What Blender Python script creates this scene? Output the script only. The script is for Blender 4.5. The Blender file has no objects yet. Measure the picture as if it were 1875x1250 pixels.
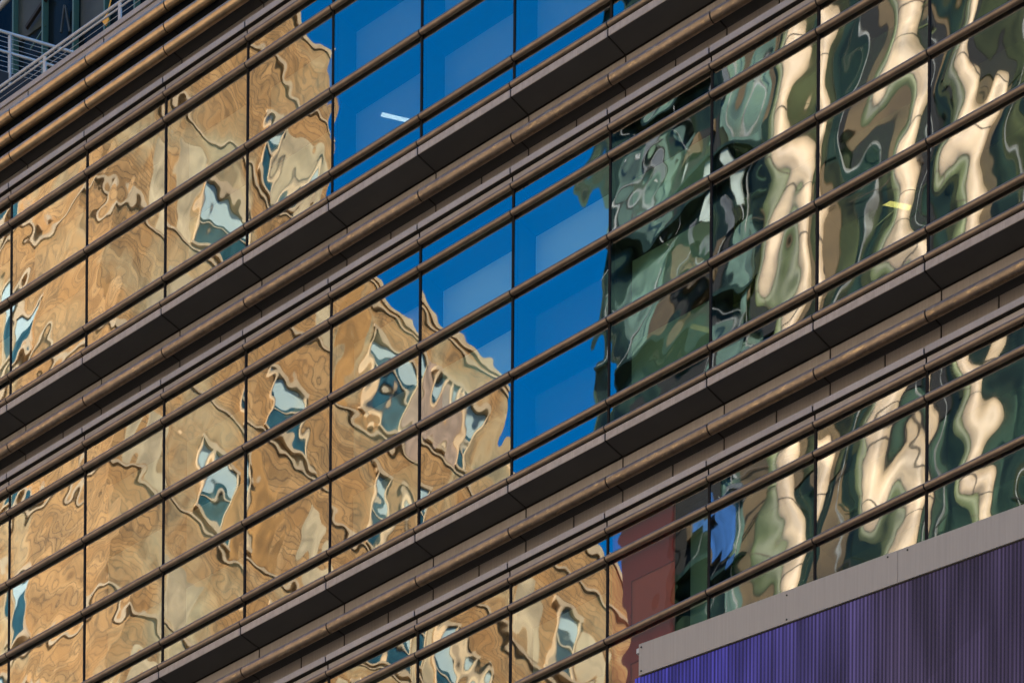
import bpy, bmesh, math, random
import numpy as np
from mathutils import Vector, Matrix

# ------------------------------------------------------------------ camera, sky, sun, exposure
sc = bpy.context.scene
COL = sc.collection
F_PX, ROLL, HOR = 6292.0, 6.811e-3, 4523.37          # focal length in photo pixels, camera roll, horizon below centre
TH = math.atan(0.799)
W = 1.4                                               # bay width
SC = 217.2 / W
DIST = F_PX / SC
ct, st = math.cos(TH), math.sin(TH)
R_ = np.array([ct, st, 0.0]); D_ = np.array([-st, ct, 0.0])
CAM = -((-174.435 / F_PX * DIST) * R_ + DIST * D_); CAM[2] = 1.6

cam = bpy.data.cameras.new("camera")
cam.sensor_width = 36.0
cam.lens = F_PX / 1875 * 36.0
cam.shift_x = ROLL * HOR / 1875
cam.shift_y = HOR / 1875
cam.clip_start = 0.5
cam.clip_end = 5000
co = bpy.data.objects.new("camera", cam); COL.objects.link(co)
X_, Y_, Z_ = Vector(R_), Vector((0, 0, 1)), Vector(-D_)
m = Matrix((X_, Y_, Z_)).transposed().to_4x4() @ Matrix.Rotation(ROLL, 4, 'Z')
m.translation = Vector(CAM)
co.matrix_world = m
sc.camera = co

SUN_EL, SUN_AZ = math.radians(42), math.radians(33)   # azimuth from +Y towards +X
world = bpy.data.worlds.new("World"); sc.world = world
world.use_nodes = True
wn = world.node_tree.nodes; wl = world.node_tree.links
bg = wn["Background"]
sky = wn.new("ShaderNodeTexSky"); sky.sky_type = 'NISHITA'; sky.sun_disc = False
sky.sun_elevation = SUN_EL; sky.sun_rotation = SUN_AZ
sky.altitude = 300; sky.air_density = 1.0; sky.dust_density = 0.3; sky.ozone_density = 5.0
hs = wn.new("ShaderNodeHueSaturation"); hs.inputs['Saturation'].default_value = 1.45
wl.new(sky.outputs[0], hs.inputs['Color']); wl.new(hs.outputs[0], bg.inputs['Color'])
bg.inputs['Strength'].default_value = 0.12

sun = bpy.data.lights.new("sun", 'SUN'); sun.energy = 5.0; sun.angle = math.radians(0.5); sun.color = (1.0, 0.94, 0.85)
so = bpy.data.objects.new("sun", sun); COL.objects.link(so)
sd = Vector((math.sin(SUN_AZ) * math.cos(SUN_EL), math.cos(SUN_AZ) * math.cos(SUN_EL), math.sin(SUN_EL)))
so.rotation_euler = sd.to_track_quat('Z', 'Y').to_euler()
so.location = (0, 0, 150)

sc.view_settings.view_transform = 'Standard'; sc.view_settings.look = 'None'
sc.view_settings.exposure = 1.8; sc.view_settings.gamma = 1.0
sc.render.engine = 'CYCLES'
sc.cycles.max_bounces = 10; sc.cycles.transparent_max_bounces = 12
sc.cycles.caustics_reflective = False; sc.cycles.caustics_refractive = False
sc.cycles.use_denoising = True


def ray(x, y):
    xx, yy = x - 937.5, y - 625
    X, Y = (xx + ROLL * yy), (yy - ROLL * xx)
    return X / F_PX * R_ + D_ + np.array([0, 0, (HOR - Y) / F_PX])
def onY(x, y, p): v = ray(x, y); return CAM + (p - CAM[1]) / v[1] * v
def onZ(x, y, p): v = ray(x, y); return CAM + (p - CAM[2]) / v[2] * v
def proj(P):
    v = np.array(P, float) - CAM; de = v @ D_
    X = F_PX * (v @ R_) / de; Y = HOR - F_PX * v[2] / de
    return 937.5 + X - ROLL * Y, 625 + Y + ROLL * X

# ------------------------------------------------------------------ materials
def mat(name, color, rough=0.5, metal=0.0, spec=0.5, var=0.0, noise=None, bump=None, streak=None, wear_glint=None):
    """principled material; noise=(scale, amount) mottles colour, bump=(scale, strength, dist), var = per object shift"""
    m = bpy.data.materials.new(name); m.use_nodes = True
    nt = m.node_tree; b = nt.nodes["Principled BSDF"]
    b.inputs['Base Color'].default_value = (*color, 1); b.inputs['Roughness'].default_value = rough
    b.inputs['Metallic'].default_value = metal; b.inputs['Specular IOR Level'].default_value = spec
    last = None
    def mult(fac_socket, lo, hi, f0=0.0, f1=1.0):
        nonlocal last
        mr = nt.nodes.new("ShaderNodeMapRange"); mr.inputs['From Min'].default_value = f0; mr.inputs['From Max'].default_value = f1; mr.inputs['To Min'].default_value = lo; mr.inputs['To Max'].default_value = hi
        nt.links.new(fac_socket, mr.inputs['Value'])
        mx = nt.nodes.new("ShaderNodeMix"); mx.data_type = 'RGBA'; mx.blend_type = 'MULTIPLY'
        mx.inputs['Factor'].default_value = 1
        if last is None: mx.inputs['A'].default_value = (*color, 1)
        else: nt.links.new(last, mx.inputs['A'])
        nt.links.new(mr.outputs[0], mx.inputs['B'])
        last = mx.outputs['Result']
    tc = nt.nodes.new("ShaderNodeTexCoord")
    if noise:
        n = nt.nodes.new("ShaderNodeTexNoise"); n.inputs['Scale'].default_value = noise[0]; n.inputs['Detail'].default_value = 5
        nt.links.new(tc.outputs['Object'], n.inputs['Vector']); mult(n.outputs['Fac'], 1 - noise[1], 1 + noise[1], 0.3, 0.7)
    if streak:
        mp = nt.nodes.new("ShaderNodeMapping"); mp.inputs['Scale'].default_value = streak[0]
        n = nt.nodes.new("ShaderNodeTexNoise"); n.inputs['Scale'].default_value = 1; n.inputs['Detail'].default_value = 6
        nt.links.new(tc.outputs['Object'], mp.inputs['Vector']); nt.links.new(mp.outputs[0], n.inputs['Vector'])
        mult(n.outputs['Fac'], 1 - streak[1], 1 + streak[1], 0.3, 0.7)
    if var:
        oi = nt.nodes.new("ShaderNodeObjectInfo"); mult(oi.outputs['Random'], 1 - var, 1 + var)
    if wear_glint:                                           # brighter metal in scattered long patches: rubbed spots plus painted golden glints
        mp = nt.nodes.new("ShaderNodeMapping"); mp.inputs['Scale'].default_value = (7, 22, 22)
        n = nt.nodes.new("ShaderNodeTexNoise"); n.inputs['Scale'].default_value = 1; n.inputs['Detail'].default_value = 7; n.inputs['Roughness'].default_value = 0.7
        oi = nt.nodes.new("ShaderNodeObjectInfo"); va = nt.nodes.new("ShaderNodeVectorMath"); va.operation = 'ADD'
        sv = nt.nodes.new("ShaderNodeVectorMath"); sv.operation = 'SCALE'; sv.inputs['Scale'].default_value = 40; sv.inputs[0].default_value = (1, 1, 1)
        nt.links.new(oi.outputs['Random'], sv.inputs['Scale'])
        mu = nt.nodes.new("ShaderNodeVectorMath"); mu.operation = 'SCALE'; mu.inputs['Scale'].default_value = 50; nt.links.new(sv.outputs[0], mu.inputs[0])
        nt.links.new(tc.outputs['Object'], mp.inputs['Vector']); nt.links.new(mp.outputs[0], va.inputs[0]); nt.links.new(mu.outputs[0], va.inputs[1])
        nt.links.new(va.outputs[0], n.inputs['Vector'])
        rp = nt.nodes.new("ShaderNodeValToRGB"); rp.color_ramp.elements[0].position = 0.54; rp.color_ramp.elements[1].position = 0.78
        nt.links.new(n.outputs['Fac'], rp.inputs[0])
        mx = nt.nodes.new("ShaderNodeMix"); mx.data_type = 'RGBA'; mx.inputs['B'].default_value = (*wear_glint, 1)
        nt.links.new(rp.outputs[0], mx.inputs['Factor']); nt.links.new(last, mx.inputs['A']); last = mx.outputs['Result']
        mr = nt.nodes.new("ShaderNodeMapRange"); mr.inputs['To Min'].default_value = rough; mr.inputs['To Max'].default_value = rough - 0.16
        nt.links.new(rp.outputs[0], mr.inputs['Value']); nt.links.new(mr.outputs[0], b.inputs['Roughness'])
    if last is not None: nt.links.new(last, b.inputs['Base Color'])
    if bump:
        n = nt.nodes.new("ShaderNodeTexNoise"); n.inputs['Scale'].default_value = bump[0]; n.inputs['Detail'].default_value = 4
        bp = nt.nodes.new("ShaderNodeBump"); bp.inputs['Strength'].default_value = bump[1]; bp.inputs['Distance'].default_value = bump[2]
        nt.links.new(tc.outputs['Object'], n.inputs['Vector']); nt.links.new(n.outputs['Fac'], bp.inputs['Height'])
        nt.links.new(bp.outputs[0], b.inputs['Normal'])
    return m

M = {}
M['bronze'] = mat('bronze_tube', (0.225, 0.172, 0.128), 0.42, 0.7, var=0.08, noise=(6, 0.15))
M['bronze_worn'] = mat('worn_bronze_tube', (0.26, 0.195, 0.14), 0.40, 0.75, wear_glint=(0.74, 0.52, 0.28), var=0.12, noise=(13, 0.16), streak=((2.5, 25, 25), 0.14), bump=(26, 0.35, 0.008))
M['bronze_lit'] = mat('lit_bronze_tube', (0.46, 0.32, 0.185), 0.36, 0.8, var=0.06, noise=(9, 0.15), bump=(14, 0.06, 0.008))  # lighter golden copy of the bronze: sunlit reflections put into the colour
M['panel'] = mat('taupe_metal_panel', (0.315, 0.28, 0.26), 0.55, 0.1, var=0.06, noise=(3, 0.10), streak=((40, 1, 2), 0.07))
M['trim'] = mat('pale_taupe_trim', (0.34, 0.295, 0.262), 0.5, 0.1, var=0.05, noise=(14, 0.12), streak=((60, 2, 3), 0.10))
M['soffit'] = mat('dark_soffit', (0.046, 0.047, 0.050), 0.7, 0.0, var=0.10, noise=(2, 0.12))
M['core'] = mat('black_joint', (0.012, 0.010, 0.009), 0.8)
M['mullion'] = mat('dark_mullion', (0.008, 0.006, 0.005), 0.6, spec=0.15)
M['reveal'] = mat('dark_reveal', (0.010, 0.010, 0.009), 0.6)
M['room'] = mat('room_dark', (0.06, 0.058, 0.052), 0.9)
M['white_rail'] = mat('white_rail_paint', (0.40, 0.41, 0.42), 0.45, noise=(8, 0.08))
M['frame_grey'] = mat('screen_frame_grey', (0.30, 0.28, 0.258), 0.5, 0.1, streak=((50, 50, 1.5), 0.06))
M['asphalt'] = mat('asphalt', (0.05, 0.05, 0.05), 0.9, noise=(0.5, 0.2))
M['navy_glass'] = mat('navy_glass', (0.006, 0.010, 0.012), 0.15, 0.0, spec=0.06, streak=((1.6, 1, 0.15), 0.9))
M['grey_glass'] = mat('grey_spandrel_glass', (0.045, 0.052, 0.047), 0.3, spec=0.1, noise=(1.2, 0.5))
M['fin_green'] = mat('green_fin', (0.055, 0.11, 0.08), 0.35)
M['orange'] = mat('orange_reflection', (0.75, 0.36, 0.05), 0.7)  # colour of a reflection in the rear glass

def glass_mat():
    m = bpy.data.materials.new('coated_glass'); m.use_nodes = True
    nt = m.node_tree; nt.nodes.clear()
    out = nt.nodes.new("ShaderNodeOutputMaterial"); mx = nt.nodes.new("ShaderNodeMixShader")
    tr = nt.nodes.new("ShaderNodeBsdfTransparent"); tr.inputs[0].default_value = (0.70, 0.80, 0.76, 1)
    gl = nt.nodes.new("ShaderNodeBsdfGlossy"); gl.inputs['Roughness'].default_value = 0.010; gl.inputs['Color'].default_value = (0.97, 0.97, 0.95, 1)
    mx.inputs[0].default_value = 0.33
    nt.links.new(tr.outputs[0], mx.inputs[1]); nt.links.new(gl.outputs[0], mx.inputs[2]); nt.links.new(mx.outputs[0], out.inputs[0])
    return m
M['glass'] = glass_mat()

def shade_mat(name, color, opacity):
    m = bpy.data.materials.new(name); m.use_nodes = True
    nt = m.node_tree; nt.nodes.clear()
    out = nt.nodes.new("ShaderNodeOutputMaterial"); mx = nt.nodes.new("ShaderNodeMixShader")
    tr = nt.nodes.new("ShaderNodeBsdfTransparent"); tr.inputs[0].default_value = (0.8, 0.85, 0.82, 1)
    df = nt.nodes.new("ShaderNodeBsdfDiffuse"); df.inputs['Color'].default_value = (*color, 1)
    mx.inputs[0].default_value = opacity
    nt.links.new(tr.outputs[0], mx.inputs[1]); nt.links.new(df.outputs[0], mx.inputs[2]); nt.links.new(mx.outputs[0], out.inputs[0])
    return m
M['shade_none'] = shade_mat('inner_glass_clear', (0.22, 0.27, 0.26), 0.25)
M['shade_pale'] = shade_mat('pale_roller_shade', (0.50, 0.76, 0.74), 0.95)
M['shade_mid'] = shade_mat('grey_roller_shade', (0.50, 0.50, 0.40), 0.8)
M['shade_haze'] = shade_mat('pale_haze_panel', (0.45, 0.60, 0.62), 0.35)  # haze over the sky panes put into a thin pale panel
M['shade_green'] = shade_mat('green_inner_glass', (0.30, 0.50, 0.36), 0.85)
M['shade_dim'] = shade_mat('dim_inner_glass', (0.07, 0.14, 0.085), 0.6)
M['shade_olive'] = shade_mat('olive_inner_glass', (0.10, 0.13, 0.05), 0.55)
M['shade_red'] = shade_mat('red_wall_panel', (0.60, 0.10, 0.065), 1.0)
M['reveal_red'] = mat('red_reveal', (0.40, 0.018, 0.014), 0.5, spec=0.2)

def emit_mat(name, color, strength):
    m = bpy.data.materials.new(name); m.use_nodes = True
    b = m.node_tree.nodes["Principled BSDF"]; b.inputs['Base Color'].default_value = (*color, 1)
    b.inputs['Emission Color'].default_value = (*color, 1); b.inputs['Emission Strength'].default_value = strength
    return m
M['lamp_white'] = emit_mat('white_lamp', (0.9, 0.93, 1.0), 1.1)
M['lamp_yellow'] = emit_mat('yellow_lamp', (1.0, 0.72, 0.2), 3.2)

def masonry_mat():
    """warm limestone and buff brick: courses, mottled blocks, weathering"""
    m = bpy.data.materials.new('buff_masonry'); m.use_nodes = True
    nt = m.node_tree; b = nt.nodes["Principled BSDF"]; b.inputs['Roughness'].default_value = 0.85
    tc = nt.nodes.new("ShaderNodeTexCoord")
    sep = nt.nodes.new("ShaderNodeSeparateXYZ"); nt.links.new(tc.outputs['Object'], sep.inputs[0])
    add = nt.nodes.new("ShaderNodeMath"); add.operation = 'ADD'
    nt.links.new(sep.outputs[0], add.inputs[0]); nt.links.new(sep.outputs[1], add.inputs[1])
    cmb = nt.nodes.new("ShaderNodeCombineXYZ"); nt.links.new(add.outputs[0], cmb.inputs[0]); nt.links.new(sep.outputs[2], cmb.inputs[1])
    br = nt.nodes.new("ShaderNodeTexBrick"); br.inputs['Scale'].default_value = 1.0
    br.inputs['Brick Width'].default_value = 0.9; br.inputs['Row Height'].default_value = 0.27; br.inputs['Mortar Size'].default_value = 0.022
    br.inputs['Color1'].default_value = (0.60, 0.335, 0.125, 1); br.inputs['Color2'].default_value = (0.48, 0.255, 0.085, 1)
    br.inputs['Mortar'].default_value = (0.22, 0.125, 0.05, 1)
    nt.links.new(cmb.outputs[0], br.inputs['Vector'])
    n1 = nt.nodes.new("ShaderNodeTexNoise"); n1.inputs['Scale'].default_value = 0.22; n1.inputs['Detail'].default_value = 3
    nt.links.new(tc.outputs['Object'], n1.inputs['Vector'])
    rp = nt.nodes.new("ShaderNodeValToRGB"); rp.color_ramp.elements[0].position = 0.50; rp.color_ramp.elements[1].position = 0.66
    nt.links.new(n1.outputs['Fac'], rp.inputs[0])
    mx = nt.nodes.new("ShaderNodeMix"); mx.data_type = 'RGBA'; mx.inputs['B'].default_value = (0.61, 0.475, 0.25, 1)
    nt.links.new(rp.outputs[0], mx.inputs['Factor']); nt.links.new(br.outputs['Color'], mx.inputs['A'])
    n2 = nt.nodes.new("ShaderNodeTexNoise"); n2.inputs['Scale'].default_value = 1.2; n2.inputs['Detail'].default_value = 8; n2.inputs['Roughness'].default_value = 0.62
    nt.links.new(tc.outputs['Object'], n2.inputs['Vector'])
    mr = nt.nodes.new("ShaderNodeMapRange"); mr.inputs['From Min'].default_value = 0.3; mr.inputs['From Max'].default_value = 0.7; mr.inputs['To Min'].default_value = 0.48; mr.inputs['To Max'].default_value = 1.28
    nt.links.new(n2.outputs['Fac'], mr.inputs['Value'])
    mm = nt.nodes.new("ShaderNodeMix"); mm.data_type = 'RGBA'; mm.blend_type = 'MULTIPLY'; mm.inputs['Factor'].default_value = 1
    nt.links.new(mx.outputs['Result'], mm.inputs['A']); nt.links.new(mr.outputs[0], mm.inputs['B'])
    n3 = nt.nodes.new("ShaderNodeTexNoise"); n3.inputs['Scale'].default_value = 0.6; n3.inputs['Detail'].default_value = 5
    mp3 = nt.nodes.new("ShaderNodeMapping"); mp3.inputs['Location'].default_value = (31, 7, 3); mp3.inputs['Scale'].default_value = (1, 1, 1.7)
    nt.links.new(tc.outputs['Object'], mp3.inputs['Vector']); nt.links.new(mp3.outputs[0], n3.inputs['Vector'])
    rp3 = nt.nodes.new("ShaderNodeValToRGB"); rp3.color_ramp.elements[0].position = 0.47; rp3.color_ramp.elements[1].position = 0.64
    rp3.color_ramp.elements[1].color = (0.36, 0.36, 0.36, 1); nt.links.new(n3.outputs['Fac'], rp3.inputs[0])
    m3 = nt.nodes.new("ShaderNodeMix"); m3.data_type = 'RGBA'; m3.inputs['B'].default_value = (0.52, 0.235, 0.06, 1)
    nt.links.new(rp3.outputs[0], m3.inputs['Factor']); nt.links.new(mm.outputs['Result'], m3.inputs['A'])
    nt.links.new(m3.outputs['Result'], b.inputs['Base Color'])
    return m
M['masonry'] = masonry_mat()
M['bounce_render'] = mat('pale_bounce_render', (0.44, 0.335, 0.235), 0.85, noise=(0.4, 0.15))  # walls of the added buildings, coloured to warm their bounced light
M['ledge_stone'] = mat('pale_ledge_stone', (0.58, 0.42, 0.24), 0.8, noise=(1.5, 0.2))
M['surround'] = mat('cream_window_surround', (0.66, 0.53, 0.34), 0.7, noise=(1, 0.1))
for nm, c in (('facing_cream', (0.60, 0.46, 0.26)), ('facing_ochre', (0.50, 0.255, 0.075)), ('facing_rose', (0.46, 0.32, 0.22))):
    M[nm] = mat(nm, c, 0.8, noise=(0.9, 0.32), streak=((1.5, 1.5, 0.4), 0.25))
M['teal_glass'] = mat('teal_window_glass', (0.035, 0.10, 0.11), 0.1, noise=(0.9, 0.6))
M['pale_blind'] = mat('pale_teal_blind', (0.50, 0.62, 0.58), 0.6)
M['cream'] = mat('cream_terracotta', (0.58, 0.42, 0.25), 0.6, noise=(0.9, 0.3), streak=((2.2, 2.2, 0.5), 0.3))
M['cream_joint'] = mat('terracotta_joint', (0.10, 0.075, 0.05), 0.9)
M['green_wall'] = mat('dark_green_glass', (0.012, 0.022, 0.013), 0.35, spec=0.25, noise=(0.35, 0.8), streak=((2.5, 2.5, 0.3), 0.7))
M['green_pale'] = mat('sage_green_panel', (0.100, 0.115, 0.040), 0.6, noise=(0.6, 0.45), streak=((3.5, 3.5, 0.4), 0.55))
M['green_dim'] = mat('olive_glass', (0.040, 0.045, 0.017), 0.4, spec=0.2, noise=(0.8, 0.7), streak=((2, 2, 0.3), 0.5))
M['pale_blind_dim'] = mat('dim_pale_blind', (0.30, 0.34, 0.28), 0.6, noise=(1.3, 0.5))
M['grey_dim'] = mat('grey_cladding', (0.09, 0.095, 0.09), 0.6, noise=(1.3, 0.5))
M['green_soft'] = mat('soft_grey_green_panel', (0.085, 0.135, 0.095), 0.5, noise=(0.9, 0.5), streak=((2.5, 2.5, 0.5), 0.5))
M['green_mid'] = mat('sea_green_glass', (0.028, 0.050, 0.028), 0.4, spec=0.3, noise=(0.5, 0.6), streak=((3, 3, 0.35), 0.7))
M['white_steel'] = mat('white_lattice_steel', (0.26, 0.26, 0.23), 0.5, noise=(1.5, 0.7))
M['sky_patch'] = mat('sky_patch', (0.03, 0.09, 0.23), 0.4, noise=(1.5, 0.5))
M['black'] = mat('black_recess', (0.006, 0.006, 0.005), 0.9)
M['umber'] = mat('umber_panel', (0.10, 0.065, 0.025), 0.7, noise=(0.7, 0.5))

# ------------------------------------------------------------------ mesh helpers
def box(bm, x0, x1, y0, y1, z0, z1):
    v = [bm.verts.new((x, y, z)) for x in (x0, x1) for y in (y0, y1) for z in (z0, z1)]
    for f in ((0, 1, 3, 2), (4, 6, 7, 5), (0, 4, 5, 1), (2, 3, 7, 6), (0, 2, 6, 4), (1, 5, 7, 3)):
        bm.faces.new([v[i] for i in f])
def tube(bm, p, q, r, n=20, smooth=True):
    p, q = Vector(p), Vector(q); d = (q - p).normalized()
    a = d.orthogonal().normalized(); b = d.cross(a)
    ra, rb = [], []
    for i in range(n):
        t = 2 * math.pi * i / n; o = (a * math.cos(t) + b * math.sin(t)) * r
        ra.append(bm.verts.new(p + o)); rb.append(bm.verts.new(q + o))
    for i in range(n):
        f = bm.faces.new((ra[i], ra[(i + 1) % n], rb[(i + 1) % n], rb[i])); f.smooth = smooth
    bm.faces.new([bm.verts.new(v.co) for v in ra[::-1]]); bm.faces.new([bm.verts.new(v.co) for v in rb])
def bar(bm, p, q, w, h):
    """rectangular bar from p to q"""
    p, q = Vector(p), Vector(q); d = (q - p).normalized()
    s = d.cross(Vector((0, 0, 1)))
    s = s.normalized() if s.length > 1e-4 else Vector((1, 0, 0)); u = s.cross(d)
    vs = [bm.verts.new(c + s * (i * w / 2) + u * (j * h / 2)) for c in (p, q) for i in (-1, 1) for j in (-1, 1)]
    for f in ((0, 1, 3, 2), (4, 6, 7, 5), (0, 4, 5, 1), (2, 3, 7, 6), (0, 2, 6, 4), (1, 5, 7, 3)):
        bm.faces.new([vs[i] for i in f])
def obj(name, bm, material, parent=None, mesh=None, origin=None):
    if mesh is None:
        if origin is not None:
            bmesh.ops.translate(bm, verts=bm.verts, vec=-Vector(origin))
        bmesh.ops.recalc_face_normals(bm, faces=bm.faces)
        mesh = bpy.data.meshes.new(name); bm.to_mesh(mesh); bm.free()
        mesh.materials.append(material)
    o = bpy.data.objects.new(name, mesh); COL.objects.link(o)
    if origin is not None: o.location = origin
    if parent is not None:
        o.parent = parent
        o.matrix_parent_inverse = Matrix.Translation(-PAR_LOC.get(parent.name, Vector((0, 0, 0))))
    PAR_LOC[o.name] = Vector(origin if origin is not None else (0, 0, 0))
    return o
PAR_LOC = {}
def tag(o, label=None, cat=None, group=None, kind=None):
    if label: o['label'] = label
    if cat: o['category'] = cat
    if group: o['group'] = group
    if kind: o['kind'] = kind
    return o
def empty(name, loc=(0, 0, 0)):
    o = bpy.data.objects.new(name, None); COL.objects.link(o); o.location = loc
    PAR_LOC[o.name] = Vector(loc)
    return o
NB = bmesh.new

# ------------------------------------------------------------------ ground
bm = NB(); s = 1500
vs = [bm.verts.new(p) for p in ((-s, -s, 0), (s, -s, 0), (s, s, 0), (-s, s, 0))]; bm.faces.new(vs)
tag(obj('ground', bm, M['asphalt']), kind='structure')

# ------------------------------------------------------------------ the office building
K0, K1 = -3, 15                                        # bays built (mullion numbers)
def ux(k): return (k - 5) * W
XL, XR = ux(K0), ux(K1)
GY = 0.06                                              # glass plane
WALL = 0.33                                            # recessed wall plane
STOREYS = {                                            # pipes, top (head) to bottom (sill)
    'A': [35.738, 35.411, 34.411, 33.416, 33.082],
    'B': [31.939, 31.626, 30.704, 29.770, 28.842, 28.520],
    'C': [27.386, 27.066, 26.133, 25.205, 24.277, 23.955],
}
bld = empty('office_building', (0, 0, 0))
tag(bld, 'glass and bronze office building with slanting bands of tubes across wavy reflective panes', 'building')

def visible(x0, x1, z0, z1, mx=480, my=330):
    P = [proj((x, 0.06, z)) for x in (x0, x1) for z in (z0, z1)]
    xs = [p[0] for p in P]; ys = [p[1] for p in P]
    return max(xs) > -mx and min(xs) < 1875 + mx and max(ys) > -my and min(ys) < 1250 + my

# ---- wavy glass: a sum of long and short rolls, different in every window
rng = np.random.default_rng(11)
def field(seed, right=False):
    g = np.random.default_rng(seed)
    comps = []
    # (wavelength min, max, n, rms slope x, rms slope z)
    for lo, hi, n, sl in ((0.8, 1.6, 10, 0.0023), (0.42, 0.8, 18, 0.0009), (0.2, 0.36, 26, 0.0004), (0.10, 0.17, 26, 0.00008)) if right else ((0.9, 1.7, 10, 0.0013), (0.42, 0.8, 18, 0.0008), (0.2, 0.36, 26, 0.00065), (0.10, 0.17, 26, 0.00010)):
        for _ in range(n):
            lam = g.uniform(lo, hi); a = g.uniform(0, 2 * math.pi); k = 2 * math.pi / lam
            comps.append((k * math.cos(a), k * math.sin(a) * 1.0, g.uniform(0, 6.283), sl * math.sqrt(2.0 / n) * math.sqrt(2) / k))
    return comps
AMP = {('C', 6): 0.6, ('C', 7): 0.8}
TILT = {('C', 6): (0.0001, 0.0), ('C', 7): (0.0002, 0.0), ('B', 6): (0.0002, 0.0)}                                              # (storey, bay) -> (slope x, slope z), set by hand below
def pane_mesh(x0, x1, z0, z1, comps, tilt, amp):
    nx = 40; nz = max(10, int((z1 - z0) / (x1 - x0) * nx))
    xs = np.linspace(x0, x1, nx + 1); zs = np.linspace(z0, z1, nz + 1)
    Xg, Zg = np.meshgrid(xs, zs, indexing='ij')
    H = np.zeros_like(Xg)
    for kx, kz, ph, a in comps: H += a * amp * np.sin(kx * Xg + kz * Zg + ph)
    H += tilt[0] * (Xg - (x0 + x1) / 2) + tilt[1] * (Zg - (z0 + z1) / 2)
    tx = (Xg - (x0 + x1) / 2) / ((x1 - x0) / 2)
    H += 0.00012 * (tx ** 10)                          # the edges curl where the bead holds them
    cx, cz = x0, z0
    V = np.stack([Xg - cx, H, Zg - cz], -1).reshape(-1, 3)
    F = []
    for i in range(nx):
        for j in range(nz):
            a = i * (nz + 1) + j
            F.append((a, a + nz + 1, a + nz + 2, a + 1))
    me = bpy.data.meshes.new('glass_pane'); me.from_pydata(V.tolist(), [], F)
    me.shade_smooth(); me.materials.append(M['glass'])
    return me

SPLIT = {('B', 5): onY(905, 738, GY + 0.405)[2], ('B', 6): onY(1000, 562, GY + 0.405)[2]}   # shades drawn part of the way down
def inner_for(s, k):
    if s == 'C' and k == 7: return 'shade_red'
    if s == 'A' and 4 <= k <= 6: return 'shade_haze'
    if s == 'B' and k in (5, 6): return 'shade_pale'
    if k == 7: return 'shade_green'
    if k > 7: return 'shade_dim' if (k + ord(s)) % 2 else 'shade_olive'
    return 'shade_mid' if (k * 7 + ord(s)) % 3 else 'shade_none'

for s, zs in STOREYS.items():
    top, bot = zs[0] + 0.06, zs[-1] - 0.05
    for k in range(K0, K1):
        if not visible(ux(k), ux(k + 1), bot, top): continue
        x0, x1 = ux(k), ux(k + 1)
        red = (s == 'C' and k == 7)
        # window: mullion at its left edge with the transoms of the outer skin
        bm = NB(); box(bm, x0 - 0.0135, x0 + 0.0135, GY - 0.012, GY + 0.07, bot, top)
        for z in zs: box(bm, x0 + 0.0135, x1 - 0.0135, GY + 0.004, GY + 0.05, z - 0.012, z + 0.012)
        win = obj('window', bm, M['mullion'], bld, origin=(x0, GY, bot))
        comps = field(1000 * ord(s) + k, k >= 8)
        tilt = TILT.get((s, k)) or tuple(np.random.default_rng(77 * ord(s) + k).normal(0, (0.0018, 0.0013)))
        for zt, zb in zip(zs[:-1], zs[1:]):
            me = pane_mesh(x0 + 0.014, x1 - 0.014, zb + 0.013, zt - 0.013, comps, tilt, AMP.get((s, k), 1.1 if k < 8 else 1.0))
            obj('glass_pane', None, None, win, mesh=me, origin=(x0 + 0.014, GY, zb + 0.013))
        bm = NB(); rv = M['reveal_red'] if red else M['reveal']
        box(bm, x0 - 0.02, x0 + 0.02, GY + 0.071, GY + 0.40, bot, top)
        for z in (() if red else zs[1:-1]): box(bm, x0 + 0.021, x1 - 0.021, GY + 0.08, GY + 0.40, z - 0.03, z + 0.03)
        if red:
            box(bm, x0 + 0.021, x0 + 0.27, GY + 0.08, GY + 0.095, bot, top)
            for zt, zb in zip(zs[:-1], zs[1:]): box(bm, x0 + 0.271, x0 + 0.86, GY + 0.08, GY + 0.094, max(zb, zt - 0.30), zt + 0.06)
        obj('reveal_frame', bm, rv, win, origin=(x0, GY, bot))
        split = SPLIT.get((s, k), bot)
        dy = 0.30 if red else 0.0
        bm = NB(); box(bm, x0 + (0.022 if red else -0.02), (x0 + 0.86 if red else x1 - 0.021), GY + 0.401 - dy, GY + 0.409 - dy, split, top)
        obj('inner_panel', bm, M[inner_for(s, k)], win, origin=(x0, GY, bot))
        if red:
            bm = NB(); box(bm, x0 + 0.862, x1 - 0.021, GY + 0.401, GY + 0.409, bot, top)
            obj('inner_panel', bm, M['shade_green'], win, origin=(x0, GY, bot))
        if split > bot:
            bm = NB(); box(bm, x0 - 0.02, x1 - 0.021, GY + 0.401, GY + 0.409, bot, split - 0.002)
            obj('inner_panel', bm, M['shade_none'], win, origin=(x0, GY, bot))

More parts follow.
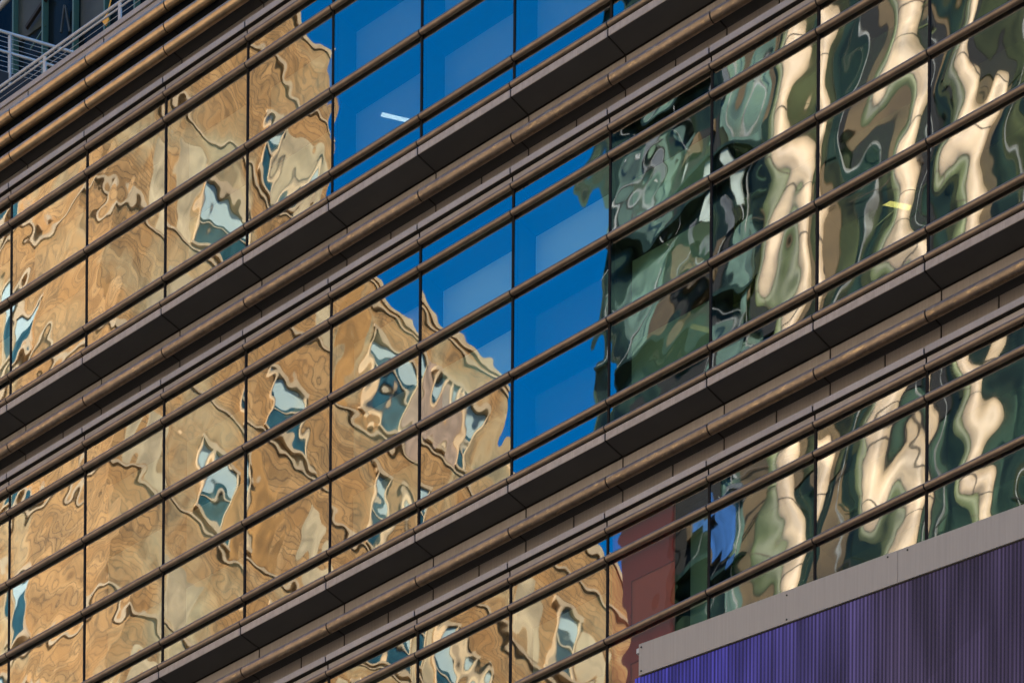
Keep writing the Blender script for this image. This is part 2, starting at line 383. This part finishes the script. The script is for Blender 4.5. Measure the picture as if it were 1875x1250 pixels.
# ---- horizontal tubes in front of the glass
GAP = 0.02
SEC = {}
def section_mesh(kind, r, material, n=20):
    if kind not in SEC:
        bm = NB(); tube(bm, (GAP / 2, 0, 0), (W - GAP / 2, 0, 0), r, n)
        bmesh.ops.recalc_face_normals(bm, faces=bm.faces)
        me = bpy.data.meshes.new(kind); bm.to_mesh(me); bm.free(); me.materials.append(material); SEC[kind] = me
    return SEC[kind]
def rail(name, sect, y, z, r, material, parent, k0=K0, k1=K1):
    bm = NB(); tube(bm, (ux(k0), y, z), (ux(k1), y, z), r * 0.86, 12)
    if r < 0.05:
        for k in range(k0, k1 + 1): box(bm, ux(k) - 0.016, ux(k) + 0.016, y, GY - 0.0125, z - 0.026, z + 0.012)
    p = obj(name, bm, M['core'], parent, origin=(ux(k0), y, z))
    me = section_mesh(sect, r, material, 28 if r > 0.05 else 20)
    for k in range(k0, k1):
        if visible(ux(k), ux(k + 1), z - r, z + r, 480, 330):
            obj(sect, None, None, p, mesh=me, origin=(ux(k), y, z))
    return p
for s, zs in STOREYS.items():
    for z in zs: rail('tube_rail', 'tube_section', -0.004 if z == zs[-1] else 0.027, z, 0.034, M['bronze'], bld)

# ---- spandrel bands between storeys
def runs(name, parent, y0, y1, z0, z1, material, half=False, bevel=0.003):
    key = (name, round(y1 - y0, 4), round(z1 - z0, 4), half)
    w = W / 2 if half else W
    if key not in SEC:
        bm = NB(); box(bm, 0.010, w - 0.010, 0, y1 - y0, 0, z1 - z0)
        bmesh.ops.recalc_face_normals(bm, faces=bm.faces)
        bmesh.ops.bevel(bm, geom=bm.edges[:], offset=bevel, segments=1, affect='EDGES')
        me = bpy.data.meshes.new(name); bm.to_mesh(me); bm.free(); me.materials.append(material); SEC[key] = me
    for k in range(K0, K1):
        for h in ((0, 0.5) if half else (0,)):
            x = ux(k + h)
            if visible(x, x + w, z0, z1, 480, 330): obj(name, None, None, parent, mesh=SEC[key], origin=(x, y0, z0))
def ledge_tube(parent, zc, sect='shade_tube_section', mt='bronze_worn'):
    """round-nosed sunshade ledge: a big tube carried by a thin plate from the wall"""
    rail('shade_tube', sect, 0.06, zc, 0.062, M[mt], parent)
    bm = NB(); box(bm, XL, XR, 0.09, WALL - 0.001, zc + 0.053, zc + 0.058)
    obj('ledge_core', bm, M['core'], parent, origin=(XL, 0.09, zc))
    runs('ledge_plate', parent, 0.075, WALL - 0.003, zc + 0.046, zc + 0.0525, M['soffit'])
def band(z_sill, z_head):
    """from the sill tube of one storey to the head tube of the one below"""
    bm = NB()
    box(bm, XL, XR, WALL + 0.012, 0.9, z_head + 0.06, z_sill - 0.13)
    box(bm, XL, XR, 0.0, 0.9, z_sill - 0.125, z_sill - 0.05)
    box(bm, XL, XR, 0.0, WALL + 0.011, z_head + 0.125, z_head + 0.185)
    b = obj('spandrel_band', bm, M['core'], bld, origin=(XL, 0.33, z_head))
    zf = z_sill - 0.139
    runs('edge_trim', b, -0.012, -0.001, zf, z_sill - 0.052, M['trim'])
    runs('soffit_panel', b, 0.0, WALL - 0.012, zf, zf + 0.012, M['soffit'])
    runs('recess_panel', b, WALL, WALL + 0.011, z_head + 0.632, zf - 0.012, M['panel'])
    runs('recess_panel', b, WALL, WALL + 0.011, z_head + 0.19, z_head + 0.612, M['panel'], half=True)
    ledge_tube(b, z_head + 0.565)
    runs('sill_trim', b, -0.012, -0.001, z_head + 0.122, z_head + 0.196, M['panel'])
    runs('head_frame', b, 0.035, GY - 0.013, z_head + 0.02, z_head + 0.11, M['panel'])
    return b
band(STOREYS['A'][-1], STOREYS['B'][0])
band(STOREYS['B'][-1], STOREYS['C'][0])
band(STOREYS['C'][-1], STOREYS['C'][-1] - 1.143)

# ---- parapet over the top storey: three shade tubes and a coping
zh = STOREYS['A'][0]
bm = NB()
box(bm, XL, XR, WALL + 0.012, 0.62, zh + 0.06, 37.38)
box(bm, XL, XR, 0.0, WALL + 0.011, zh + 0.125, zh + 0.185)
par = obj('parapet', bm, M['core'], bld, origin=(XL, WALL, zh))
runs('sill_trim', par, -0.012, -0.001, zh + 0.114, zh + 0.190, M['panel'])
runs('head_frame', par, 0.035, GY - 0.013, zh + 0.02, zh + 0.105, M['panel'])
runs('recess_panel', par, WALL, WALL + 0.011, zh + 0.19, zh + 0.618, M['panel'])
runs('recess_panel', par, WALL, WALL + 0.011, 36.93, 37.335, M['panel'])
for zc in (36.31, 36.59, 36.87): ledge_tube(par, zc, 'lit_tube_section', 'bronze_lit')
bm = NB(); box(bm, XL, XR, WALL - 0.015, 0.66, 37.345, 37.41)
obj('coping', bm, M['panel'], par, origin=(XL, WALL, 37.345))

# ---- floors, rooms and the mass of the building
bm = NB()
for zt, zb in ((STOREYS['A'][-1] - 0.2, STOREYS['B'][0] + 0.2), (STOREYS['B'][-1] - 0.2, STOREYS['C'][0] + 0.2), (23.7, 23.0), (37.2, 36.0)):
    box(bm, XL, XR, 0.905, 9.0, zb, zt)
box(bm, XL, XR, 9.0, 9.3, 0, 37.2)
box(bm, XL - 0.3, XL, 0.35, 9.3, 0, 37.2)
box(bm, XR, XR + 0.3, 0.35, 9.3, 0, 37.2)
obj('floor_slab', bm, M['room'], bld)
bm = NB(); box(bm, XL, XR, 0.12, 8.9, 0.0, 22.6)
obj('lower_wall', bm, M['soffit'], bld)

# ------------------------------------------------------------------ lit ceiling lamps inside
def lamp(p, q, w, material, label):
    a, b = Vector(p), Vector(q)
    bm = NB(); bar(bm, a, b, w, 0.05)
    o = obj('lamp_housing', bm, M['room'])
    o.name = 'ceiling_lamp'
    bm = NB(); d = (b - a) * 0.01
    bar(bm, a + d - Vector((0, 0, 0.03)), b - d - Vector((0, 0, 0.03)), w * 0.92, 0.008)
    PAR_LOC[o.name] = Vector((0, 0, 0))
    obj('diffuser', bm, material, o)
    tag(o, label, 'lamp', 'strip lamps seen through the panes')
lamp(onZ(698, 205, 35.5), onZ(757, 219, 35.5), 0.065, M['lamp_white'], 'white strip lamp glowing behind the blue reflected sky of the top storey')
lamp(onZ(1572, 357, 31.6), onZ(1668, 376, 31.6), 0.08, M['lamp_yellow'], 'longest yellow strip lamp, behind the pane with the pale reflected pillars')
lamp(onZ(1265, 592, 31.6), onZ(1302, 601, 31.6), 0.08, M['lamp_yellow'], 'short yellow strip lamp close to a mullion behind dark green glass')
lamp(onZ(1375, 614, 31.6), onZ(1412, 622, 31.6), 0.08, M['lamp_yellow'], 'lowest yellow strip lamp, just above the dark soffit of the middle band')

# ------------------------------------------------------------------ guardrails on the roof
def guard(name, pts, z, h, posts, label, mids, caps=0.022):
    bm = NB()
    for a, b in zip(pts[:-1], pts[1:]): tube(bm, (*a, z), (*b, z), caps, 12)
    g = obj(name, bm, M['white_rail'])
    tag(g, label, 'railing')
    for (px, py, ang) in posts:
        bm = NB(); dx, dy = math.cos(ang), math.sin(ang)
        bar(bm, (px, py, z - h), (px, py, z - caps * 0.8), 0.05, 0.022)
        obj('post', bm, M['white_rail'], g)
    for zz, r in mids:
        for a, b in zip(pts[:-1], pts[1:]):
            bm = NB(); tube(bm, (*a, zz), (*b, zz), r, 6)
            obj('middle_rail' if r > 0.012 else 'cable', bm, M['white_rail'], g)
    return g
yr, zr = 0.75, 38.125
x1 = onY(82, 102, yr)[0]
guard('guardrail', [(x1 - 2.6, yr), (x1 + 8.4, yr)], zr, 0.75,
      [(x1 + i * W, yr + 0.0, 0) for i in range(-1, 7)],
      'white cable guardrail sloping up along the edge of the roof parapet',
      [(zr - 0.07 - 0.085 * i, 0.0032 if i else 0.014) for i in range(0, 7)], 0.02)
a, b = onY(18, 62, 3.0), onZ(140, 98, onY(18, 62, 3.0)[2])
dirn = (b - a) / np.linalg.norm((b - a)[:2])
p0, p1 = a - dirn * 1.5, a + dirn * 1.6
zz = a[2]
guard('guardrail', [(p0[0], p0[1]), (p1[0], p1[1])], zz, 0.75,
      [(*(a[:2] + dirn[:2] * t), 0) for t in (-1.1, 0.0, 1.1)],
      'white terrace guardrail running back from the roof edge towards the dark glass', 
      [(zz - 0.28, 0.02)] + [(zz - 0.07 - 0.07 * i, 0.0032) for i in range(8)], 0.022)
bm = NB()
q0, q1 = p0 - dirn * 6, p1 + dirn * 1.2
plan = [(q0[0], q0[1]), (q1[0], q1[1]), (q1[0] - 0.2, 6.9), (q0[0] - 4, 6.9)]
lo = [bm.verts.new((x, y, 37.2)) for x, y in plan]; hi = [bm.verts.new((x, y, zz - 0.56)) for x, y in plan]
bm.faces.new(lo[::-1]); bm.faces.new(hi)
for i in range(4): bm.faces.new((lo[i], lo[(i + 1) % 4], hi[(i + 1) % 4], hi[i]))
tag(obj('roof_terrace', bm, M['core']), kind='structure')

# ------------------------------------------------------------------ dark glass building behind the roof
RY = 7.0
rb = NB(); box(rb, -30, 2, RY, RY + 14, 37.2, 62)
rear = obj('rear_glass_building', rb, M['navy_glass'], origin=(-30, RY, 37.2))
tag(rear, 'dark glass building with green fins standing behind the roof guardrails', 'building')
for px in (-22, 33, 87, 143, 200, 255):
    X = onY(px, 60, RY)[0]
    bm = NB(); box(bm, X - 0.012, X + 0.022, RY - 0.12, RY - 0.001, 37.2, 62)
    obj('fin', bm, M['fin_green'], rear)
for (xa, xb, ya, yb) in ((36, 84, -40, 44), (150, 200, -60, 30)):
    A_, B_ = onY(xa, ya, RY), onY(xb, yb, RY)
    bm = NB(); box(bm, A_[0], B_[0], RY - 0.02, RY - 0.002, min(A_[2], B_[2]), max(A_[2], B_[2]))
    obj('spandrel_panel', bm, M['grey_glass'], rear)
for pa, pb, w_, mt in (((88, -8), (48, 52), 0.05, 'core'), ((84, 46), (55, 92), 0.02, 'fin_green'), ((118, 10), (112, 60), 0.03, 'grey_glass'), ((120, 12), (128, 58), 0.03, 'grey_glass')):
    bm = NB(); bar(bm, onY(*pa, RY - 0.08), onY(*pb, RY - 0.08), w_, w_); obj('beam_reflection', bm, M[mt], rear)  # bars modelled in place of beams reflected in the glass
bm = NB(); tube(bm, onY(-30, 45, 5.2), onY(40, -30, 5.2), 0.045, 12)
tag(obj('brace', bm, M['white_rail']), 'grey steel brace crossing the top left corner before the dark glass', 'steel brace')
# small orange shape standing in for a reflection in the rear glass
bm = NB()
P = [onY(x, y, 6.6) for x, y in ((185, 38), (196, 25), (199, 36), (193, 47))]
q = [bm.verts.new(p) for p in P]; q2 = [bm.verts.new(Vector(p) + Vector((0, 0.02, 0))) for p in P]
bm.faces.new(q); bm.faces.new(q2[::-1])
for i in range(4): bm.faces.new((q[i], q[(i + 1) % 4], q2[(i + 1) % 4], q2[i]))
refl = obj('glass_reflection', bm, M['orange'])
tag(refl, 'small orange kite-shaped reflection in the dark glass, modelled as a solid piece', 'glass_reflection')
bm = NB(); tube(bm, onY(197, 27, 6.62), onY(206, -12, 6.62), 0.012, 8)
obj('line', bm, M['orange'], refl)

# ------------------------------------------------------------------ LED screen
ZT = 24.9
px = [(1170, 1179), (1400, 1095.0), (1637, 1009), (1875, 922.5)]
path = [onZ(x, y, ZT)[:2] for x, y in px]
pp = np.array(path)
cf = np.polyfit(pp[:, 0], pp[:, 1], 1)
def sy(x): return float(np.polyval(cf, x))
xs0, xs1 = pp[0, 0], 11.5
FH = 0.335
def strip(name, xa, xb, za, zb, off, thick, material, parent=None, n=40):
    bm = NB()
    xs = np.linspace(xa, xb, n)
    rows = []
    for x in xs:
        y = sy(x) + off
        rows.append([bm.verts.new(p) for p in ((x, y, za), (x, y, zb), (x, y + thick, zb), (x, y + thick, za))])
    for r0, r1 in zip(rows[:-1], rows[1:]):
        for i in range(4): bm.faces.new((r0[i], r0[(i + 1) % 4], r1[(i + 1) % 4], r1[i]))
    bm.faces.new(rows[0]); bm.faces.new(rows[-1][::-1])
    return obj(name, bm, material, parent)
def led_mat():
    m = bpy.data.materials.new('led_display'); m.use_nodes = True
    nt = m.node_tree; b = nt.nodes["Principled BSDF"]
    b.inputs['Base Color'].default_value = (0.010, 0.010, 0.012, 1); b.inputs['Roughness'].default_value = 0.6; b.inputs['Specular IOR Level'].default_value = 0.12
    tc = nt.nodes.new("ShaderNodeTexCoord"); sep = nt.nodes.new("ShaderNodeSeparateXYZ"); nt.links.new(tc.outputs['Object'], sep.inputs[0])
    # picture on the screen: blue-violet fading to dark plum along its length
    mr = nt.nodes.new("ShaderNodeMapRange"); mr.inputs['From Min'].default_value = xs0 - 0.2; mr.inputs['From Max'].default_value = xs0 + 4.2
    nt.links.new(sep.outputs[0], mr.inputs['Value'])
    rp = nt.nodes.new("ShaderNodeValToRGB"); e = rp.color_ramp.elements
    e[0].color = (0.030, 0.029, 0.215, 1); e[1].color = (0.034, 0.024, 0.055, 1)
    for p, c in ((0.22, (0.036, 0.031, 0.21)), (0.45, (0.037, 0.029, 0.12)), (0.72, (0.036, 0.026, 0.058))):
        x = e.new(p); x.color = (*c, 1)
    nt.links.new(mr.outputs[0], rp.inputs[0])
    # fine vertical LED columns, uneven from column to column
    mp = nt.nodes.new("ShaderNodeMapping"); mp.inputs['Scale'].default_value = (55, 0.0, 0.05); nt.links.new(tc.outputs['Object'], mp.inputs['Vector'])
    n = nt.nodes.new("ShaderNodeTexNoise"); n.inputs['Scale'].default_value = 1; n.inputs['Detail'].default_value = 2; nt.links.new(mp.outputs[0], n.inputs['Vector'])
    m1 = nt.nodes.new("ShaderNodeMapRange"); m1.inputs['From Min'].default_value = 0.3; m1.inputs['From Max'].default_value = 0.7
    m1.inputs['To Min'].default_value = 0.55; m1.inputs['To Max'].default_value = 1.45; nt.links.new(n.outputs['Fac'], m1.inputs['Value'])
    mp2 = nt.nodes.new("ShaderNodeMapping"); mp2.inputs['Scale'].default_value = (4, 0.0, 0.5); mp2.inputs['Rotation'].default_value = (0, 0.5, 0)
    nt.links.new(tc.outputs['Object'], mp2.inputs['Vector'])
    n2 = nt.nodes.new("ShaderNodeTexNoise"); n2.inputs['Scale'].default_value = 1; n2.inputs['Detail'].default_value = 1; nt.links.new(mp2.outputs[0], n2.inputs['Vector'])
    m2 = nt.nodes.new("ShaderNodeMapRange"); m2.inputs['From Min'].default_value = 0.35; m2.inputs['From Max'].default_value = 0.65
    m2.inputs['To Min'].default_value = 0.6; m2.inputs['To Max'].default_value = 1.35; nt.links.new(n2.outputs['Fac'], m2.inputs['Value'])
    mul = nt.nodes.new("ShaderNodeMath"); mul.operation = 'MULTIPLY'; nt.links.new(m1.outputs[0], mul.inputs[0]); nt.links.new(m2.outputs[0], mul.inputs[1])
    wv = nt.nodes.new("ShaderNodeTexWave"); wv.bands_direction = 'X'; wv.inputs['Scale'].default_value = 0.314 / 0.042; wv.inputs['Distortion'].default_value = 0.0
    nt.links.new(tc.outputs['Object'], wv.inputs['Vector'])
    m3 = nt.nodes.new("ShaderNodeMapRange"); m3.inputs['To Min'].default_value = 0.45; m3.inputs['To Max'].default_value = 1.55; nt.links.new(wv.outputs['Fac'], m3.inputs['Value'])
    mul2 = nt.nodes.new("ShaderNodeMath"); mul2.operation = 'MULTIPLY'; nt.links.new(mul.outputs[0], mul2.inputs[0]); nt.links.new(m3.outputs[0], mul2.inputs[1])
    vo = nt.nodes.new("ShaderNodeTexVoronoi"); vo.inputs['Scale'].default_value = 0.55; nt.links.new(tc.outputs['Object'], vo.inputs['Vector'])
    m4 = nt.nodes.new("ShaderNodeMapRange"); m4.inputs['To Min'].default_value = 0.62; m4.inputs['To Max'].default_value = 1.35; nt.links.new(vo.outputs['Color'], m4.inputs['Value'])
    mul = nt.nodes.new("ShaderNodeMath"); mul.operation = 'MULTIPLY'; nt.links.new(mul2.outputs[0], mul.inputs[0]); nt.links.new(m4.outputs[0], mul.inputs[1])
    # one grey picture detail crossing the stripes: pale share of white light
    mx = nt.nodes.new("ShaderNodeMix"); mx.data_type = 'RGBA'; mx.blend_type = 'MULTIPLY'; mx.inputs['Factor'].default_value = 1
    nt.links.new(rp.outputs[0], mx.inputs['A']); nt.links.new(mul.outputs[0], mx.inputs['B'])
    nt.links.new(mx.outputs['Result'], b.inputs['Emission Color']); b.inputs['Emission Strength'].default_value = 0.30
    return m
scr = strip('led_screen', xs0 - 0.06, xs1, ZT - 6.0, ZT - FH - 0.008, 0.02, 0.14, led_mat())
tag(scr, 'violet LED screen of fine upright ribs with a grey frame in the bottom right corner', 'screen')
xj = onZ(1637, 1030, ZT - FH / 2)[0]
strip('frame', xs0, xj - 0.002, ZT - FH, ZT, 0.0, 0.13, M['frame_grey'], scr)
strip('frame', xj + 0.002, xs1, ZT - FH, ZT, 0.0, 0.13, M['frame_grey'], scr)
strip('frame_backing', xs0 + 0.02, xs1 - 0.02, ZT - FH - 0.012, ZT - 0.01, 0.012, 0.10, M['core'], scr)
bm = NB(); box(bm, xs0 - 0.035, xs0 + 0.015, sy(xs0) + 0.004, sy(xs0) + 0.05, ZT - 0.085, ZT - 0.035)
obj('bracket', bm, M['white_rail'], scr)
for X, Z in ((xs0 + 0.03, ZT - 0.04), (xs0 + 0.03, ZT - FH + 0.04), (xj - 0.11, ZT - 0.035), (xj + 0.11, ZT - 0.035), (xs0 + 1.75, ZT - 0.05), (xs0 + 1.75, ZT - FH + 0.03)):
    bm = NB(); tube(bm, (X, sy(X) - 0.006, Z), (X, sy(X) + 0.01, Z), 0.009, 10)
    obj('screw', bm, M['core'], scr)

# ------------------------------------------------------------------ buildings across the street, seen mirrored in the panes
def mir(y): return 2 * GY - y                          # from behind the mirror to the street side
def mbox(bm, x0, x1, y0, y1, z0, z1): box(bm, x0, x1, mir(y1), mir(y0), z0, z1)
TX, TY = -58.09, 52.7
bm = NB()
mbox(bm, -110, TX, TY, 64.1, 0, 103.6)
mbox(bm, -110, TX - 0.004, 64.1, 74.1, 0, 96.7)
mbox(bm, -110, TX - 0.008, 74.1, 82.6, 0, 93.4)
tan = obj('stone_tower', bm, M['masonry'])
tag(tan, 'stepped buff stone tower across the street, mirrored in the left panes', 'tower')
def ledge(z0, z1, proud, y1):
    b = NB()
    mbox(b, TX + 0.002, TX + proud, TY - proud, y1, z0, z1)
    mbox(b, -109, TX + 0.001, TY - proud, TY - 0.002, z0, z1)
    obj('ledge', b, M['ledge_stone'], tan)
FL = 4.62
zw = [97.8 - FL * i for i in range(-1, 8)]
def yend(z): return 64.1 if z > 96.7 else (74.1 if z > 93.4 else 82.6)
for z in zw:
    ledge(z - 1.75, z - 1.6, 0.07, yend(z - 1.6))
for z0, y1 in ((103.4, 64.2), (96.5, 74.2), (93.2, 82.7)):
    b = NB(); mbox(b, TX + 0.002, TX + 0.08, (TY if y1 < 65 else (64.1 if y1 < 75 else 74.1)), y1, z0, z0 + 0.35); obj('cornice', b, M['ledge_stone'], tan)
def window_side(y, z, w=1.5, h=2.3):
    b = NB()
    for (ya, yb, za, zb) in ((y - w / 2 - .12, y - w / 2, z - h / 2, z + h / 2), (y + w / 2, y + w / 2 + .12, z - h / 2, z + h / 2),
                             (y - w / 2 - .3, y + w / 2 + .3, z + h / 2 + .002, z + h / 2 + .25), (y - w / 2 - .3, y + w / 2 + .3, z - h / 2 - .2, z - h / 2 - .002)):
        mbox(b, TX + 0.003, TX + 0.16, ya, yb, za, zb)
    win = obj('window', b, M['ledge_stone'], tan)
    b = NB(); mbox(b, TX + 0.003, TX + 0.02, y - w / 2 + .001, y + w / 2 - .001, z - h / 2 + .001, z + h / 2 - .001); obj('pane', b, M['teal_glass'], win)
    b = NB(); mbox(b, TX + 0.021, TX + 0.03, y - w / 2 + .05, y + w / 2 - .05, z + h * 0.12, z + h / 2 - .05); obj('blind', b, M['pale_blind'], win)
    b = NB(); mbox(b, TX + 0.021, TX + 0.06, y - w / 2, y + w / 2, z - .04, z + .04); obj('transom', b, M['surround'], win)
def window_front(x, z, w=1.5, h=2.3):
    b = NB()
    for (xa, xb, za, zb) in ((x - w / 2 - .12, x - w / 2, z - h / 2, z + h / 2), (x + w / 2, x + w / 2 + .12, z - h / 2, z + h / 2),
                             (x - w / 2 - .3, x + w / 2 + .3, z + h / 2 + .002, z + h / 2 + .25), (x - w / 2 - .3, x + w / 2 + .3, z - h / 2 - .2, z - h / 2 - .002)):
        mbox(b, xa, xb, TY - 0.16, TY - 0.003, za, zb)
    win = obj('window', b, M['ledge_stone'], tan)
    b = NB(); mbox(b, x - w / 2 + .001, x + w / 2 - .001, TY - 0.02, TY - 0.003, z - h / 2 + .001, z + h / 2 - .001); obj('pane', b, M['teal_glass'], win)
    b = NB(); mbox(b, x - w / 2 + .05, x + w / 2 - .05, TY - 0.03, TY - 0.021, z + h * 0.12, z + h / 2 - .05); obj('blind', b, M['pale_blind'], win)
for z in zw:
    i = zw.index(z)
    for y in ((57.8, 67.2, 70.6, 78.2), (60.7, 67.2, 78.2))[i % 2]:
        if y + 1.2 < yend(z + 1.8): window_side(y, z, 1.5, 2.3)
    for x in (-62.5, -68.5, -74.5): window_front(x, z, 1.5, 2.3)
# smooth cream and ochre stone facings between the windows
rs = random.Random(8)
for z in [97.8 - FL * i for i in range(-1, 7)]:
    for y in (54.2, 55.9, 59.2, 62.4, 64.9, 69.0, 72.3, 75.6, 80.0):
        if rs.random() < 0.42 and y + 1.0 < yend(z + 2.0):
            hw = rs.uniform(0.5, 0.8); b = NB(); mbox(b, TX + 0.0022, TX + 0.012, y - hw, y + hw, z - 1.5, z + rs.uniform(0.6, 2.6))
            obj('facing', b, M[rs.choice(('facing_cream', 'facing_ochre', 'facing_rose', 'facing_cream'))], tan)

GX0, GYv, GH = -38.7, 55.0, 130.0
bm = NB(); mbox(bm, GX0, 10, GYv, GYv + 25, 76, GH); mbox(bm, GX0 + 1.5, 10, GYv + 0.01, GYv + 25, 0, 75.99)
gr = obj('green_tower', bm, M['green_wall'])
tag(gr, 'dark green glass tower with cream pillars across the street, mirrored in the right panes', 'tower')
for x, w in ((-31.5, 0.75), (-27.9, 0.95), (-25.1, 0.65), (-21.6, 0.9), (-18.0, 0.9), (-14.4, 0.9)):
    b = NB(); tube(b, (x, mir(GYv - 0.12), 0), (x, mir(GYv - 0.12), GH), w * 0.53, 14); pil = obj('pillar', b, M['cream'], gr)
    b = NB()
    for i in range(24):
        z = 48 + i * 1.9
        tube(b, (x, mir(GYv - 0.12), z), (x, mir(GYv - 0.12), z + 0.05), w * 0.53 + 0.012, 14)
    obj('joint_line', b, M['cream_joint'], pil)
    b = NB(); tube(b, (x - w / 2 - 0.24, mir(GYv - 0.05), 0), (x - w / 2 - 0.24, mir(GYv - 0.05), GH), 0.235, 12); ss = obj('side_strip', b, M['green_pale'], gr)
    b = NB()
    for i in range(24):
        z = 48.7 + i * 1.9
        tube(b, (x - w / 2 - 0.24, mir(GYv - 0.05), z), (x - w / 2 - 0.24, mir(GYv - 0.05), z + 0.035), 0.243, 12)
    obj('joint_line', b, M['cream_joint'], ss)
    b = NB(); mbox(b, x - w / 2 - 1.45, x - w / 2 - 1.42, GYv - 0.15, GYv - 0.003, 0, GH); obj('mullion', b, M['white_steel'], gr)
rt = random.Random(21)
mats = ['green_wall', 'green_mid', 'black', 'green_dim', 'umber', 'green_wall', 'green_dim', 'umber', 'green_wall']
for i in range(5):
    z = 54 + i * 8.7
    x = -33.0
    while x < -14:
        w = rt.uniform(0.25, 0.95); h = rt.choice((11.5, 8.6, 17.0))
        b = NB(); mbox(b, x, x + w - 0.01, GYv - rt.uniform(0.02, 0.12), GYv - 0.0025, z, z + h - 0.03); obj('bay_panel', b, M[rt.choice(mats)], gr)
        x += w + rt.choice((0, 0, 0.4))
for i in range(30):
    z = 52 + i * 1.45
    b = NB()
    x = -33.0
    while x < -13.5:
        w = rt.uniform(0.5, 1.6)
        if rt.random() < 0.6: mbox(b, x, x + w, GYv - 0.16, GYv - 0.13, z, z + rt.uniform(0.02, 0.05))
        x += w + rt.uniform(0.1, 0.9)
    obj('bay_rail', b, M[rt.choice(('cream_joint', 'green_pale', 'green_mid', 'black'))], gr)
for i in range(48):
    x, z = rt.uniform(-38.0, -32.6), rt.uniform(70, 92)
    if z < 76.5 and x < -35.4: continue
    w, h = rt.uniform(0.15, 0.8), rt.uniform(0.2, 1.4)
    b = NB(); mbox(b, x, x + w, GYv - 0.3, GYv - 0.2, z, z + h); obj('bay_panel', b, M[rt.choice(('green_soft', 'pale_blind_dim', 'green_soft', 'green_dim', 'umber', 'black', 'grey_dim'))], gr)
# left part of the tower: sea-green bays, black recesses and white lattice
random.seed(4)
for i in range(9):
    z = 58 + i * 4.0
    for x0, x1, mt in ((-38.0, -36.4, 'green_soft'), (-36.2, -34.2, 'black'), (-34.0, -32.9, 'green_soft')):
        if z < 75 and x0 < -36.2: continue
        b = NB(); mbox(b, x0, x1, GYv - 0.06, GYv - 0.003, z + 0.3, z + 0.3 + random.uniform(1.2, 3.2)); obj('bay_panel', b, M[mt], gr)
    b = NB(); mbox(b, GX0 if z > 75 else -35.7, -32.6, GYv - 0.5, GYv - 0.061, z - 0.1, z + 0.12); obj('floor_edge', b, M['green_wall'], gr)
    b = NB()
    for j in range(8):
        xa = random.uniform(-38.4 if z > 75 else -34.4, -32.8); za = z + random.uniform(0, 3.5)
        p = (xa, mir(GYv - 0.4), za); q = (xa + random.uniform(-1.2, 1.2), mir(GYv - 0.4), za + random.uniform(-1.3, 1.3))
        bar(b, p, q, *([random.uniform(0.015, 0.05)] * 2))
    if z > 75: bar(b, (GX0 + .1, mir(GYv - .45), z), (GX0 + 2.4, mir(GYv - .45), z + 2.0), .07, .07)
    obj('lattice', b, M['white_steel'], gr)
    b = NB(); mbox(b, -35.6, -34.6, GYv - 0.3, GYv - 0.07, z + 1.2, z + 2.0); obj('vent_panel', b, M['umber'], gr)
b = NB(); mbox(b, GX0 - 0.12, GX0 - 0.002, GYv - 0.1, GYv + 1.0, 76, GH); obj('corner_post', b, M['green_mid'], gr)
b = NB(); mbox(b, GX0 + 1.4, -35.7, GYv - 0.75, GYv - 0.51, 0, 76.2); obj('reflection_blocker', b, M['black'], gr)  # added black box: keeps the red bay's reflection dark
for xa, xb, za, zb in ((-35.2, -34.3, 71.1, 71.9), (-34.3, -33.3, 70.6, 71.3), (-33.7, -33.0, 69.7, 70.3)):
    b = NB(); mbox(b, xa, xb, GYv - 0.62, GYv - 0.52, za, zb); obj('sky_patch', b, M['sky_patch'], gr)  # plates painted sky blue, standing in for pieces of reflected sky

# low sunlit buildings added along the far pavement, unseen behind the camera: they throw warm light back onto the shaded front
for i, (xa, xb, h) in enumerate(((-75, -32, 40), (-31.5, 8, 46), (8.5, 52, 42), (52.5, 110, 47))):
    b = NB(); box(b, xa, xb, -62, -38, 0, h)
    t = obj('bounce_building', b, M['bounce_render'])
    tag(t, ('lowest', 'tall narrow', 'broad', 'tallest')[i] + ' buff building added unseen behind the camera to bounce sunlight', 'building')
    b = NB()
    for fl in range(int(h / 4) - 1):
        z = 5 + fl * 4
        x = xa + 2
        while x < xb - 2.6:
            box(b, x, x + 1.3, -37.998, -37.96, z, z + 2.0); x += 3.2
    w = obj('window', b, M['teal_glass'], t); w['kind'] = 'stuff'
